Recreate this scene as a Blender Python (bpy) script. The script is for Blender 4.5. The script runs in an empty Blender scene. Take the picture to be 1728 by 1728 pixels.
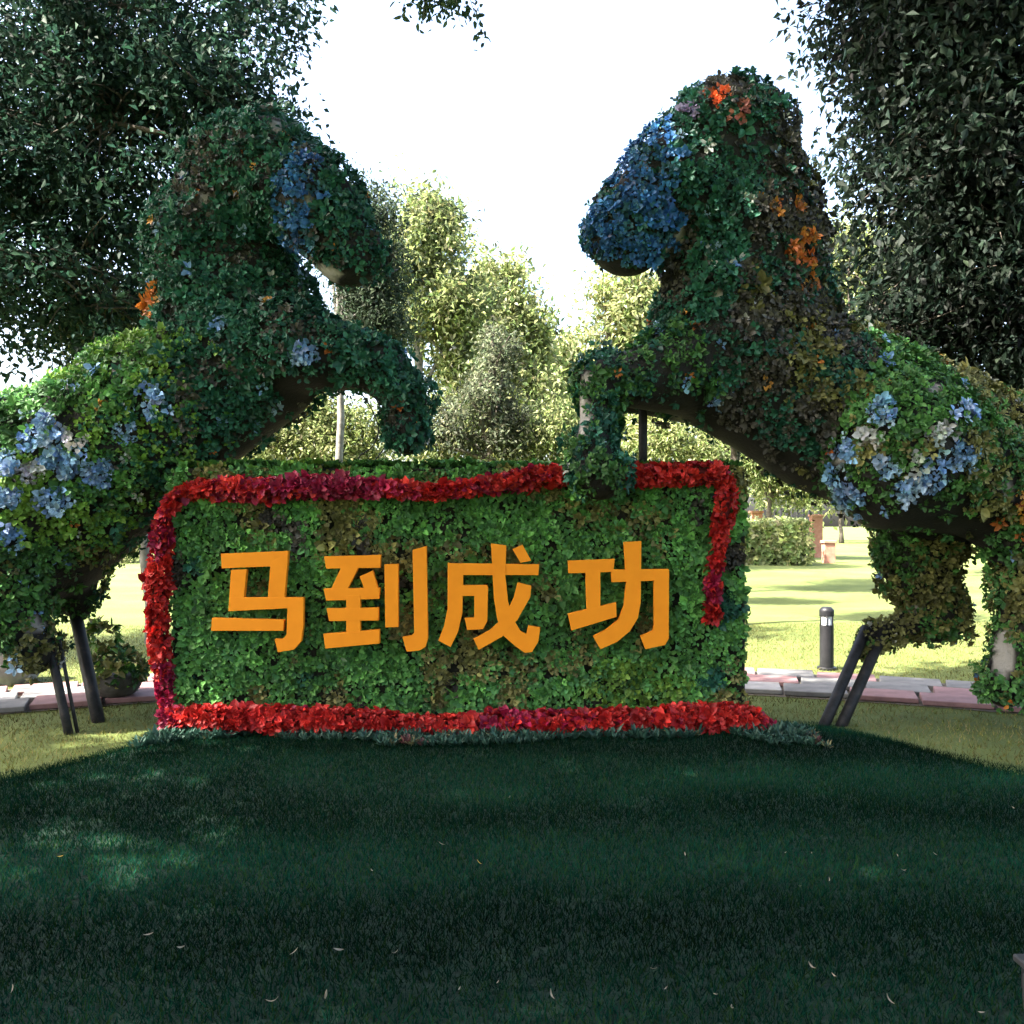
import bpy, bmesh, math
import numpy as np

# ------------------------------------------------------------------ camera, sky, sun, exposure
sc = bpy.context.scene
COL = sc.collection
EYE_Z, CAM_Y, FPX = 1.62, -6.8, 1496.0
cam_d = bpy.data.cameras.new('camera'); cam = bpy.data.objects.new('camera', cam_d); COL.objects.link(cam)
cam.location = (0, CAM_Y, EYE_Z); cam.rotation_euler = (math.pi / 2, 0, 0)
cam_d.sensor_width = 36; cam_d.lens = 36 * FPX / 1728; cam_d.shift_y = 21 / 1728
cam_d.clip_start = 0.05; cam_d.clip_end = 2000
sc.camera = cam

SUN_EL, SUN_AZ = math.radians(50), math.radians(-112)      # azimuth clockwise from +Y
SUN = np.array([math.sin(SUN_AZ) * math.cos(SUN_EL), math.cos(SUN_AZ) * math.cos(SUN_EL), math.sin(SUN_EL)])
world = bpy.data.worlds.new('World'); sc.world = world; world.use_nodes = True
wn = world.node_tree.nodes
sky_n = wn.new('ShaderNodeTexSky'); sky_n.sky_type = 'NISHITA'; sky_n.sun_disc = False
sky_n.sun_elevation = SUN_EL; sky_n.sun_rotation = SUN_AZ % (2 * math.pi)
sky_n.dust_density = 6.0; sky_n.air_density = 1.0; sky_n.ozone_density = 1.0
world.node_tree.links.new(sky_n.outputs[0], wn['Background'].inputs[0])
wn['Background'].inputs[1].default_value = 0.15
sun_d = bpy.data.lights.new('sun', 'SUN'); sun = bpy.data.objects.new('sun', sun_d); COL.objects.link(sun)
sun_d.energy = 5.0; sun_d.angle = math.radians(0.53); sun_d.color = (1, 0.94, 0.82)
sun.location = (-20, -10, 30)
from mathutils import Vector
sun.rotation_euler = Vector(tuple(SUN)).to_track_quat('Z', 'Y').to_euler()
vs = sc.view_settings
vs.view_transform = 'Standard'; vs.look = 'None'; vs.gamma = 1; vs.exposure = 2.8; vs.use_curve_mapping = False
sc.cycles.max_bounces = 8; sc.cycles.diffuse_bounces = 4; sc.cycles.transmission_bounces = 5; sc.cycles.transparent_max_bounces = 4

rng = np.random.default_rng(7)

def P(px, py, Y):
    """world point seen at photo pixel (px, py) at depth Y"""
    s = (Y - CAM_Y) / FPX
    return np.array([(px - 864) * s, Y, EYE_Z - (py - 885) * s])
def S(r, Y):
    return r * (Y - CAM_Y) / FPX

# ------------------------------------------------------------------ mesh helpers
def link(o, parent=None):
    COL.objects.link(o)
    if parent is not None:
        o.parent = parent
    return o
def tag(o, label=None, cat=None, group=None, kind=None):
    if label: o['label'] = label
    if cat: o['category'] = cat
    if group: o['group'] = group
    if kind: o['kind'] = kind
    return o
def empty(name, loc=(0, 0, 0)):
    o = bpy.data.objects.new(name, None); o.location = loc; o.empty_display_size = 0.2
    return link(o)
def mesh_np(name, v, f, mat, parent=None, col=None, smooth=False):
    """v (N,3), f (M,k) int array, col (N,3) per-vertex colour"""
    v = np.asarray(v, np.float32); f = np.asarray(f, np.int32)
    if parent is not None:
        v = v - np.array(parent_world(parent), np.float32)
    me = bpy.data.meshes.new(name)
    me.vertices.add(len(v)); me.vertices.foreach_set('co', v.ravel())
    k = f.shape[1]
    me.loops.add(f.size); me.loops.foreach_set('vertex_index', f.ravel())
    me.polygons.add(len(f)); me.polygons.foreach_set('loop_start', np.arange(0, f.size, k, dtype=np.int32))
    me.update(calc_edges=True)
    if smooth:
        me.polygons.foreach_set('use_smooth', np.ones(len(f), bool))
    if col is not None:
        a = me.color_attributes.new('Col', 'FLOAT_COLOR', 'POINT')
        c = np.ones((len(v), 4), np.float32); c[:, :3] = col
        a.data.foreach_set('color', c.ravel())
    me.materials.append(mat)
    o = bpy.data.objects.new(name, me)
    return link(o, parent)
def parent_world(o):
    p = np.zeros(3)
    while o is not None:
        p = p + np.array(o.location); o = o.parent
    return p
def mesh_bm(name, bm, mat, parent=None, smooth=False):
    me = bpy.data.meshes.new(name)
    bmesh.ops.recalc_face_normals(bm, faces=bm.faces)
    if parent is not None:
        off = parent_world(parent)
        for vv in bm.verts: vv.co -= Vector(tuple(off))
    bm.to_mesh(me); bm.free()
    if smooth:
        for p in me.polygons: p.use_smooth = True
    me.materials.append(mat)
    return link(bpy.data.objects.new(name, me), parent)
def bm_box(bm, lo, hi, bevel=0.0, rot=0.0):
    lo = Vector(tuple(lo)); hi = Vector(tuple(hi)); c = (lo + hi) / 2
    r = bmesh.ops.create_cube(bm, size=1)
    vs_ = r['verts']
    for vv in vs_:
        vv.co = Vector((vv.co.x * (hi.x - lo.x), vv.co.y * (hi.y - lo.y), vv.co.z * (hi.z - lo.z)))
        if rot:
            x, y = vv.co.x, vv.co.y
            vv.co.x = x * math.cos(rot) - y * math.sin(rot); vv.co.y = x * math.sin(rot) + y * math.cos(rot)
        vv.co += c
    if bevel:
        es = list({e for vv in vs_ for e in vv.link_edges})
        bmesh.ops.bevel(bm, geom=es, offset=bevel, segments=1, affect='EDGES')
def tube_arrays(path, radii, n=10, jitter=0.0):
    path = np.asarray(path, float); radii = np.asarray(radii, float); m = len(path)
    d = np.gradient(path, axis=0); d /= np.linalg.norm(d, axis=1)[:, None]
    ref = np.array([0.13, 0.98, 0.11]); vs_ = []
    for i in range(m):
        u = np.cross(d[i], ref); u /= np.linalg.norm(u); w = np.cross(d[i], u)
        a = np.arange(n) * 2 * math.pi / n
        rr = radii[i] * (1 + jitter * rng.normal(size=n))
        vs_.append(path[i] + (np.cos(a) * rr)[:, None] * u + (np.sin(a) * rr)[:, None] * w)
    v = np.concatenate(vs_); f = []
    for i in range(m - 1):
        for j in range(n):
            a, b = i * n + j, i * n + (j + 1) % n
            f.append((a, b, b + n, a + n))
    return v, np.array(f)
def join_arrays(parts):
    vo = 0; V = []; F = []
    for v, f in parts:
        V.append(v); F.append(f + vo); vo += len(v)
    return np.concatenate(V), np.concatenate(F)
def tube(name, path, radii, mat, parent=None, n=10, jitter=0.0):
    v, f = tube_arrays(path, radii, n, jitter)
    m = len(path)
    # caps: fans as degenerate quads
    c0, c1 = len(v), len(v) + 1
    v = np.vstack([v, path[0], path[-1]])
    cap = []
    for j in range(0, n, 2):
        cap.append((c0, (j + 2) % n, (j + 1) % n, j)); b = (m - 1) * n
        cap.append((c1, b + j, b + (j + 1) % n, b + (j + 2) % n))
    return mesh_np(name, v, np.vstack([f, cap]), mat, parent, smooth=True)
def unit(a):
    return a / np.maximum(np.linalg.norm(a, axis=-1, keepdims=True), 1e-9)
def leaf_arrays(pos, axis, nrm, L, W, col, oval=True, fold=0.28, droop=0.18):
    axis = unit(axis); side = unit(np.cross(axis, nrm)); up = np.cross(side, axis)
    L = L[:, None]; W = W[:, None]
    if oval:
        b = pos; t = pos + axis * L - up * droop * L
        l1 = pos + axis * L * .34 + side * W * .46 + up * fold * W * .5
        r1 = pos + axis * L * .34 - side * W * .46 + up * fold * W * .5
        l2 = pos + axis * L * .74 + side * W * .36 + up * (fold * W * .4 - droop * .4 * L)
        r2 = pos + axis * L * .74 - side * W * .36 + up * (fold * W * .4 - droop * .4 * L)
        v = np.stack([b, l1, l2, t, r2, r1], 1).reshape(-1, 3); k = 6
        base = (np.arange(len(pos)) * 6)[:, None]
        f = np.concatenate([base + [0, 1, 2, 3], base + [0, 3, 4, 5]])
    else:
        t = pos + axis * L - up * droop * L
        l1 = pos + axis * L * .45 + side * W * .5 + up * fold * W * .5
        r1 = pos + axis * L * .45 - side * W * .5 + up * fold * W * .5
        v = np.stack([pos, l1, t, r1], 1).reshape(-1, 3); k = 4
        base = (np.arange(len(pos)) * 4)[:, None]
        f = np.concatenate([base + [0, 1, 2], base + [0, 2, 3]])
    return v, f, np.repeat(col, k, 0)

# ------------------------------------------------------------------ materials
def new_mat(name):
    m = bpy.data.materials.new(name); m.use_nodes = True
    nt = m.node_tree; bs = nt.nodes['Principled BSDF']
    return m, nt, bs
def noise(nt, scale, detail=4, rough=.6, coord='Object'):
    tc = nt.nodes.new('ShaderNodeTexCoord'); n = nt.nodes.new('ShaderNodeTexNoise')
    n.inputs['Scale'].default_value = scale; n.inputs['Detail'].default_value = detail; n.inputs['Roughness'].default_value = rough
    nt.links.new(tc.outputs[coord], n.inputs['Vector']); return n
def ramp(nt, src, stops):
    r = nt.nodes.new('ShaderNodeValToRGB'); e = r.color_ramp.elements
    while len(e) < len(stops): e.new(0.5)
    for i, (p, c) in enumerate(stops):
        e[i].position = p; e[i].color = (*c, 1)
    nt.links.new(src, r.inputs[0]); return r
def bump(nt, bs, src, strength=.5, dist=.02):
    b = nt.nodes.new('ShaderNodeBump'); b.inputs['Strength'].default_value = strength; b.inputs['Distance'].default_value = dist
    nt.links.new(src, b.inputs['Height']); nt.links.new(b.outputs[0], bs.inputs['Normal'])
def leaf_mat(name, transl=.3, rough=.5, spec=.35):
    m, nt, bs = new_mat(name)
    at = nt.nodes.new('ShaderNodeAttribute'); at.attribute_name = 'Col'
    nz = noise(nt, 60, 2)
    hs = nt.nodes.new('ShaderNodeHueSaturation'); nt.links.new(at.outputs['Color'], hs.inputs['Color'])
    mr = nt.nodes.new('ShaderNodeMapRange'); mr.inputs[3].default_value = .7; mr.inputs[4].default_value = 1.3
    nt.links.new(nz.outputs[0], mr.inputs[0]); nt.links.new(mr.outputs[0], hs.inputs['Value'])
    nt.links.new(hs.outputs[0], bs.inputs['Base Color'])
    bs.inputs['Roughness'].default_value = rough; bs.inputs['Specular IOR Level'].default_value = spec
    tr = nt.nodes.new('ShaderNodeBsdfTranslucent'); nt.links.new(hs.outputs[0], tr.inputs['Color'])
    mx = nt.nodes.new('ShaderNodeMixShader'); mx.inputs[0].default_value = transl
    nt.links.new(bs.outputs[0], mx.inputs[1]); nt.links.new(tr.outputs[0], mx.inputs[2])
    nt.links.new(mx.outputs[0], nt.nodes['Material Output'].inputs[0])
    return m
def attr_mat(name, rough=.9):
    m, nt, bs = new_mat(name)
    at = nt.nodes.new('ShaderNodeAttribute'); at.attribute_name = 'Col'
    nt.links.new(at.outputs['Color'], bs.inputs['Base Color']); bs.inputs['Roughness'].default_value = rough
    nz = noise(nt, 40, 4); bump(nt, bs, nz.outputs[0], .6, .02)
    return m
def noise_mat(name, stops, scale, rough=.85, bstr=.4, bdist=.01, metallic=0, detail=5):
    m, nt, bs = new_mat(name); n = noise(nt, scale, detail); r = ramp(nt, n.outputs[0], stops)
    nt.links.new(r.outputs[0], bs.inputs['Base Color']); bs.inputs['Roughness'].default_value = rough
    bs.inputs['Metallic'].default_value = metallic; bs.inputs['Specular IOR Level'].default_value = .3
    if bstr: bump(nt, bs, n.outputs[0], bstr, bdist)
    return m
M_LEAF = leaf_mat('topiary_leaf', .18, .5, .3)
M_TREE = leaf_mat('tree_leaf', .42, .6, .16)
M_GRASS = leaf_mat('grass_blade', .2, .85, .0)
M_LINER = attr_mat('liner_cloth')
M_BARK = noise_mat('bark', [(.3, (.035, .028, .022)), (.55, (.10, .085, .07)), (.75, (.19, .17, .15))], 9, .95, .9, .03)
M_BARKP = noise_mat('pale_bark', [(.3, (.09, .085, .075)), (.55, (.2, .19, .175)), (.75, (.3, .29, .27))], 7, .9, .7, .02)
M_STEEL = noise_mat('dark_steel', [(.3, (.012, .012, .013)), (.6, (.03, .03, .032)), (.8, (.07, .055, .045))], 14, .55, .25, .004, .4)
M_ORANGE = noise_mat('orange_paint', [(.3, (.74, .235, .004)), (.7, (.80, .265, .006))], 9, .75, .15, .002)
M_SOIL = noise_mat('planting_felt', [(.3, (.006, .007, .004)), (.6, (.013, .014, .008)), (.8, (.025, .024, .014))], 12, .95, .8, .03)
M_HOSE = noise_mat('black_hose', [(.3, (.008, .008, .008)), (.7, (.02, .02, .02))], 30, .5, .1, .002)

def pal(n, cols, w=None, jit=.18):
    cols = np.asarray(cols, float)
    w = None if w is None else np.asarray(w, float) / np.sum(w)
    c = cols[rng.choice(len(cols), n, p=w)]
    return np.clip(c * (1 + jit * rng.normal(size=(n, 1))) * (1 + .06 * rng.normal(size=(n, 3))), .002, .9)

# smooth value noise in 3D for colour patches
_perm = rng.random((32, 32, 32))
def vnoise(p, s):
    q = np.asarray(p) * s; i = np.floor(q).astype(int); f = q - i; f = f * f * (3 - 2 * f); r = 0
    for dx in (0, 1):
        for dy in (0, 1):
            for dz in (0, 1):
                w = (f[:, 0] if dx else 1 - f[:, 0]) * (f[:, 1] if dy else 1 - f[:, 1]) * (f[:, 2] if dz else 1 - f[:, 2])
                r = r + w * _perm[(i[:, 0] + dx) % 32, (i[:, 1] + dy) % 32, (i[:, 2] + dz) % 32]
    return r

# ------------------------------------------------------------------ ground, turf bed, path
def axis_lines(a, dense, far):
    d = np.arange(-a, a + 1e-6, dense); g = a * (far / a) ** (np.arange(1, 15) / 14.0)
    return np.concatenate([-g[::-1], d, g])
def lawn_z(x, y):
    p = np.stack([x, y, np.zeros_like(x)], -1).reshape(-1, 3)
    z = (vnoise(p, .35).reshape(x.shape) - .5) * .10 * np.clip((y - 2.5) / 4, 0, 1)
    z = z + .25 * np.clip((y - 14) / 40, 0, 1) ** 1.5
    return z
def bed_edge(x):
    ax = np.abs(x - .05); t = np.clip((ax - 2.3) / 1.15, 0, 1); t = t * t * (3 - 2 * t)
    return .55 * (1 - t) - .95 * t + .05 * np.sin(x * 2.3)
def bed_z(x, y):
    d = np.clip((bed_edge(x) - y) / .7, 0, 1); d = d * d * (3 - 2 * d)
    p = np.stack([x, y, np.zeros_like(x)], -1).reshape(-1, 3)
    return -.012 + .04 * d + (vnoise(p, 1.1).reshape(x.shape) - .5) * .05 * d
M_LAWN = None
def lawn_material():
    m, nt, bs = new_mat('lawn')
    n1 = noise(nt, .55, 5); n2 = noise(nt, 45, 6, .75)
    mx = nt.nodes.new('ShaderNodeMath'); mx.operation = 'MULTIPLY_ADD'; mx.inputs[1].default_value = .55
    nt.links.new(n2.outputs[0], mx.inputs[0])
    h = nt.nodes.new('ShaderNodeMath'); h.operation = 'MULTIPLY'; h.inputs[1].default_value = .45
    nt.links.new(n1.outputs[0], h.inputs[0]); nt.links.new(h.outputs[0], mx.inputs[2])
    r = ramp(nt, mx.outputs[0], [(.32, (.06, .075, .021)), (.5, (.115, .145, .042)), (.68, (.205, .23, .08))])
    nt.links.new(r.outputs[0], bs.inputs['Base Color']); bs.inputs['Roughness'].default_value = .9
    bs.inputs['Specular IOR Level'].default_value = .15
    bump(nt, bs, n2.outputs[0], .8, .03); return m
M_LAWN = lawn_material()
xs = axis_lines(9, .3, 500); ys = axis_lines(9, .3, 500)
X, Y = np.meshgrid(xs, ys, indexing='ij'); Z = lawn_z(X, Y)
def grid_faces(nx, ny):
    i = np.arange(nx - 1)[:, None] * ny + np.arange(ny - 1)[None]; i = i.ravel()
    return np.stack([i, i + ny, i + ny + 1, i + 1], 1)
g = mesh_np('ground', np.stack([X, Y, Z], -1).reshape(-1, 3), grid_faces(len(xs), len(ys)), M_LAWN, smooth=True)
tag(g, 'yellow green park lawn stretching back behind the topiary', 'lawn', kind='structure')
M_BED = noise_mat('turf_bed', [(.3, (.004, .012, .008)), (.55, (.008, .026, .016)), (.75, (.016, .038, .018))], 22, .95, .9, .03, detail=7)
bx = np.linspace(-9, 9, 121); bt = np.linspace(0, 1, 70)
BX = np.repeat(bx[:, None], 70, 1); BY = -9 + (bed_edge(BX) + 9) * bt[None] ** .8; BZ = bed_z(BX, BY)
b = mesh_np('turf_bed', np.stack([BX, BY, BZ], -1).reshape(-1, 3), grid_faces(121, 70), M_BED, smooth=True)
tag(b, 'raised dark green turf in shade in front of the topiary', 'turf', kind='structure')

# curved paved path behind the sculpture
def path_y(x): return 1.95 - .062 * x * x
M_BASE = noise_mat('path_bedding', [(.3, (.05, .045, .035)), (.7, (.14, .12, .10))], 20, .95, .5, .01)
px_ = np.linspace(-8, 8, 81)
pv = np.concatenate([np.stack([px_, path_y(px_) - .06, np.full(81, .008)], 1), np.stack([px_, path_y(px_) + 1.44, np.full(81, .008)], 1)])
pf = np.stack([np.arange(80), np.arange(1, 81), np.arange(82, 162), np.arange(81, 161)], 1)
path_o = tag(mesh_np('path', pv, pf, M_BASE), 'curved stone slab path crossing behind the flower wall', 'path', kind='structure')
M_SLAB = [noise_mat('grey_slab', [(.3, (.09, .088, .088)), (.6, (.15, .148, .145)), (.8, (.20, .195, .19))], 6, .8, .3, .006),
          noise_mat('pink_slab', [(.3, (.15, .085, .085)), (.6, (.23, .13, .13)), (.8, (.28, .18, .175))], 6, .8, .3, .006),
          noise_mat('pale_slab', [(.3, (.18, .175, .17)), (.6, (.26, .255, .25)), (.8, (.32, .315, .31))], 6, .8, .3, .006)]
slab_me = {}
for w_, d_ in ((.58, .44),):
    for k, m in enumerate(M_SLAB):
        bm = bmesh.new(); bm_box(bm, (-w_ / 2 + .007, -d_ / 2 + .007, .0), (w_ / 2 - .007, d_ / 2 - .007, .045), .006)
        me = bpy.data.meshes.new('slab'); bmesh.ops.recalc_face_normals(bm, faces=bm.faces); bm.to_mesh(me); bm.free()
        me.materials.append(m); slab_me[k] = me
for row in range(3):
    for i in range(-12, 13):
        x = (i + .5 * (row % 2)) * .585; sl = -.124 * x; cx = x / math.sqrt(1 + .2 * sl * sl)
        if abs(cx) > 6.5: continue
        pr = rng.random(); k = (1 if pr < .38 else 0 if pr < .8 else 2)
        if row == 2: k = 1 if pr < .6 else 0
        o = link(bpy.data.objects.new('slab', slab_me[k]), path_o)
        o.location = (cx, path_y(cx) + .22 + row * .455, .012 + rng.normal() * .003)
        o.rotation_euler = (rng.normal() * .006, rng.normal() * .006, math.atan(sl) * .8 + rng.normal() * .008)

# ------------------------------------------------------------------ trees
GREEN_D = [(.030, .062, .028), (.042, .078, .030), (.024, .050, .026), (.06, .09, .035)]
GREEN_T = [(.022, .055, .035), (.032, .075, .045), (.05, .10, .06)]
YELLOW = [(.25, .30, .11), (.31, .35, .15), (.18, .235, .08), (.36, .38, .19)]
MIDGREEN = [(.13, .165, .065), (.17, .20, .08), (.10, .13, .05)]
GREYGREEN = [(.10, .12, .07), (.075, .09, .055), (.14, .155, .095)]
def crown_points(blobs, n, per, spread, shell=.55):
    vol = np.array([np.prod(b_[1]) for b_ in blobs]) ** .75; k = rng.choice(len(blobs), n // per, p=vol / vol.sum())
    c = np.array([b_[0] for b_ in blobs])[k]; r = np.array([b_[1] for b_ in blobs])[k]
    d = unit(rng.normal(size=(len(k), 3))); rad = np.maximum(rng.random(len(k)) ** (1 / 3.), shell * rng.random(len(k)) ** .3)
    cl = c + d * r * rad[:, None] * (1 + .1 * rng.normal(size=(len(k), 1)))
    tw = unit(rng.normal(size=(len(k), 3)) + np.array([0, 0, -.2]) + .8 * d)
    pts = np.repeat(cl, per, 0); t = rng.normal(size=(len(pts), 1))
    pts = pts + np.repeat(tw, per, 0) * t * spread * 1.3 + rng.normal(size=pts.shape) * spread * .55
    return pts, np.repeat(d, per, 0), np.repeat(np.arange(len(k)), per)
def tree(name, label, base, h, tr, blobs, n, leaf, cols, cat='tree', per=36, spread=.26, lean=(0, 0), bark=None, group=None, slim=.42, limbs=True, hang=.25, fork=.45, nl=1, oval=False, twigs=0):
    root = empty(name, tuple(base)); tag(root, label, cat, group)
    base = np.array(base, float); top = np.array([base[0] + lean[0], base[1] + lean[1], base[2] + h])
    tt = np.linspace(0, 1, 9)[:, None]
    wob = rng.normal(size=(9, 3)) * [tr * .2, tr * .2, 0]; wob[0] = 0
    pth = base + (top - base) * tt + wob - np.array([0, 0, .15]) * (tt == 0)
    rad = tr * (1.0 - .72 * tt[:, 0]); rad[0] *= 1.35
    tube('trunk', pth, rad, bark or M_BARK, root, 12, .05)
    if limbs:
        parts = []
        for c, r in blobs:
            c = np.array(c); r = np.array(r)
            for q in range(nl):
                s = fork + (.9 - fork) * rng.random(); a = base + (top - base) * s
                e = c + unit(rng.normal(size=3)) * r * .6
                mid = (a + e) / 2 + np.array([0, 0, .12 * np.linalg.norm(e - a)]) + rng.normal(size=3) * .1
                u = np.linspace(0, 1, 7)[:, None]; pp = a * (1 - u) ** 2 + 2 * mid * u * (1 - u) + e * u * u
                parts.append(tube_arrays(pp, tr * .38 * (1 - .8 * u[:, 0]), 6))
        v, f = join_arrays(parts); tag(mesh_np('limbs', v, f, bark or M_BARK, root, smooth=True), kind='stuff')
    pts, out, ci = crown_points(blobs, n, per, spread)
    m = len(pts); ax = unit(rng.normal(size=(m, 3)) + out * .5 + np.array([0, 0, -hang])); nr = unit(rng.normal(size=(m, 3)) + np.array([0, 0, 1.2]))
    L = leaf * (.65 + .7 * rng.random(m)); tone = (1 + .34 * rng.normal(size=ci.max() + 1))[ci][:, None]
    v, f, c = leaf_arrays(pts, ax, nr, L, L * slim * (.8 + .4 * rng.random(m)), np.clip(pal(m, cols) * tone, .008, .5), oval=oval)
    
    o = mesh_np('crown', v, f, M_TREE, root, c); tag(o, kind='stuff')
    if twigs:
        parts = []; B = np.array([b_[0] for b_ in blobs])
        cl = pts.reshape(-1, per, 3).mean(1); cl = cl[rng.choice(len(cl), min(twigs, len(cl)), replace=False)]
        for e in cl:
            a = B[np.argmin(np.linalg.norm(B - e, axis=1))]; a = a + (e - a) * .15 + rng.normal(size=3) * .15; u = np.linspace(0, 1, 5)[:, None]
            mid = (a + e) / 2 + rng.normal(size=3) * .12 + [0, 0, .1]
            parts.append(tube_arrays(a * (1 - u) ** 2 + 2 * mid * u * (1 - u) + e * u * u, .016 * (1 - .7 * u[:, 0]), 4))
        vv_, ff_ = join_arrays(parts); tag(mesh_np('twigs', vv_, ff_, bark or M_BARK, root, smooth=True), kind='stuff')
    return root

# big dark tree on the left whose crown fills the upper left corner
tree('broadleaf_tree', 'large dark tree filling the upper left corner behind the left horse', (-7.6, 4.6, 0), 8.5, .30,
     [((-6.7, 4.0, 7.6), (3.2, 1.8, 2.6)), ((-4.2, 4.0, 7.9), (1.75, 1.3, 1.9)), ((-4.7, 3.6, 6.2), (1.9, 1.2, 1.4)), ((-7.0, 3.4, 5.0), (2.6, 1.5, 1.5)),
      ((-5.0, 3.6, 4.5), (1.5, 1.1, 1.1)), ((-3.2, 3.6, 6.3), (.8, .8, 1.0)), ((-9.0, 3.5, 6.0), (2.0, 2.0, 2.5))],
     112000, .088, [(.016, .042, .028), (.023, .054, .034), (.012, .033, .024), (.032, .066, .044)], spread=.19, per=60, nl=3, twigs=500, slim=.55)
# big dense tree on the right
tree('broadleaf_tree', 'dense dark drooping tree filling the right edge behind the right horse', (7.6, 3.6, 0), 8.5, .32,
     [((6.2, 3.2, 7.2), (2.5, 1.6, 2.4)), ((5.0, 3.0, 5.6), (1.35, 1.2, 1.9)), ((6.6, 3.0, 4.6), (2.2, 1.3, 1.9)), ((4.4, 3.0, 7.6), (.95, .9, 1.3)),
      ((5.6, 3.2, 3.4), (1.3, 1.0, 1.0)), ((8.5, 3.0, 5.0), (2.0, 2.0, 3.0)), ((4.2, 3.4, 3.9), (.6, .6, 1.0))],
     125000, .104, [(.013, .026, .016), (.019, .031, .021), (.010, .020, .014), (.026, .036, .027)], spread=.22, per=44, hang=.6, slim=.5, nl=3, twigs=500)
# tall tree behind the camera whose branches hang in at the top; unseen crown blobs added to cast shade and block sky
overhead = tree('broadleaf_tree', 'tall spreading tree with one leafy branch hanging in at the top centre', (-3.2, -11.5, 0), 11, .38,
     [((-2.0, -5.2, 10.6), (4.8, 3.2, 1.5)), ((2.6, -4.2, 10.8), (3.4, 3.0, 1.4)), ((-6.8, -6.8, 9.6), (3.4, 2.6, 1.8)),
      ((-4.6, -2.9, 9.9), (2.0, 1.5, 1.2)), ((-8.2, -3.9, 9.5), (1.5, 1.0, 1.0)), ((-12.3, -3.2, 9.7), (1.25, 1.3, 1.3)), ((-3.8, -2.9, 10.3), (1.4, .9, .7)), ((-7.2, -2.9, 10.1), (2.5, .8, 1.2)), ((-.6, -.5, 6.7), (.4, .4, .3)),
      ((-6.6, -1.5, 9.8), (1.7, 1.1, .9)), ((-11.9, -5.1, 9.6), (1.9, 1.5, 1.2)), ((-2.7, -.95, 10.4), (1.9, .75, .8)), ((3.4, 1.6, 10.8), (3.2, 1.5, 1.0)),
      ((-1.0, -13.2, 6.2), (8.0, 2.0, 3.2)), ((5.5, -8.5, 7.5), (3.0, 2.5, 2.5)), ((-9.5, -9.5, 6.5), (3.0, 2.5, 2.8))],
     112000, .27, GREEN_D + GREEN_T, spread=.3, per=30, fork=.6, nl=2)

parts = []; lp = []
for k in range(16):
    a = np.array([-.6 + .1 * rng.normal(), -.45, 6.6]); e = P(748 + 42 * rng.normal(), 26 + 26 * abs(rng.normal()) - 14, -.3 + .12 * rng.normal())
    u = np.linspace(0, 1, 9)[:, None]; mid = (a + e) / 2 + rng.normal(size=3) * .08 + [0, 0, .1]
    c_ = a * (1 - u) ** 2 + 2 * mid * u * (1 - u) + e * u * u; parts.append(tube_arrays(c_, .007 * (1 - .75 * u[:, 0]), 5))
    t_ = .45 + .55 * rng.random(48) ** .7; lp.append(np.stack([np.interp(t_, u[:, 0], c_[:, i]) for i in range(3)], 1) + rng.normal(size=(48, 3)) * .028)
v, f = join_arrays(parts); br = tag(mesh_np('hanging_branch', v, f, M_BARK, overhead, smooth=True), 'thin leafy branch hanging into the sky', kind='stuff')
lp = np.concatenate(lp); m = len(lp); L_ = .045 + .03 * rng.random(m)
v, f, c = leaf_arrays(lp, unit(rng.normal(size=(m, 3)) + [0, 0, -.5]), unit(rng.normal(size=(m, 3)) + [0, 0, .8]), L_, L_ * .48, pal(m, GREEN_D))
tag(mesh_np('leaves', v, f, M_TREE, br, c), kind='stuff')
# sunlit trees behind
def bgblob(px, py, Y, rx, ry, rz=None):
    s = (Y - CAM_Y) / FPX
    return (tuple(P(px, py, Y)), (rx * s, (rz or rx) * s, ry * s))
def bgtree(name, label, px, Y, toppy, tr, blobs, n, leaf, cols, **k):
    nb = []
    for c_, r_ in blobs:
        c_ = np.array(c_); r_ = np.array(r_); nb.append((tuple(c_), tuple(r_ * .72)))
        for _ in range(4):
            dd = unit(rng.normal(size=3) + np.array([0, 0, .15])); kk = .28 + .28 * rng.random()
            nb.append((tuple(c_ + dd * r_ * (.95 - .3 * kk)), tuple(r_ * kk)))
    blobs = [(c_, tuple(np.array(r_) * 1.1)) for c_, r_ in nb]
    b0 = P(px, 885, Y); hh = EYE_Z + (885 - toppy) * (Y - CAM_Y) / FPX
    return tree(name, label, (b0[0], Y, float(lawn_z(np.array([b0[0]]), np.array([Y]))[0])), hh, tr, blobs, n, leaf, cols, **k)
bgtree('park_tree', 'tallest pale sunlit tree between the two horses with peaked crown', 708, 17, 330, .17,
       [bgblob(722, 378, 17, 46, 50), bgblob(705, 455, 17, 80, 75), bgblob(745, 520, 17, 75, 70), bgblob(640, 540, 17, 55, 60), bgblob(780, 620, 17, 50, 50)],
       28000, .175, YELLOW + MIDGREEN, spread=.28, per=50, bark=M_BARKP)
bgtree('park_tree', 'rounded yellow green tree right of the tallest sunlit tree', 800, 21, 500, .2,
       [bgblob(850, 480, 21, 50, 45), bgblob(830, 560, 21, 80, 65), bgblob(890, 570, 21, 55, 60), bgblob(840, 660, 21, 90, 60), bgblob(910, 680, 21, 60, 60)],
       31000, .2, YELLOW, spread=.34, per=50)
bgtree('park_tree', 'grey green shaded tree standing in the middle above the flower wall', 828, 12.5, 560, .15,
       [bgblob(838, 590, 12.5, 36, 42), bgblob(815, 660, 12.5, 42, 50), bgblob(770, 720, 12.5, 55, 50), bgblob(850, 730, 12.5, 55, 48)],
       8500, .11, GREYGREEN, spread=.17, per=44)
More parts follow.
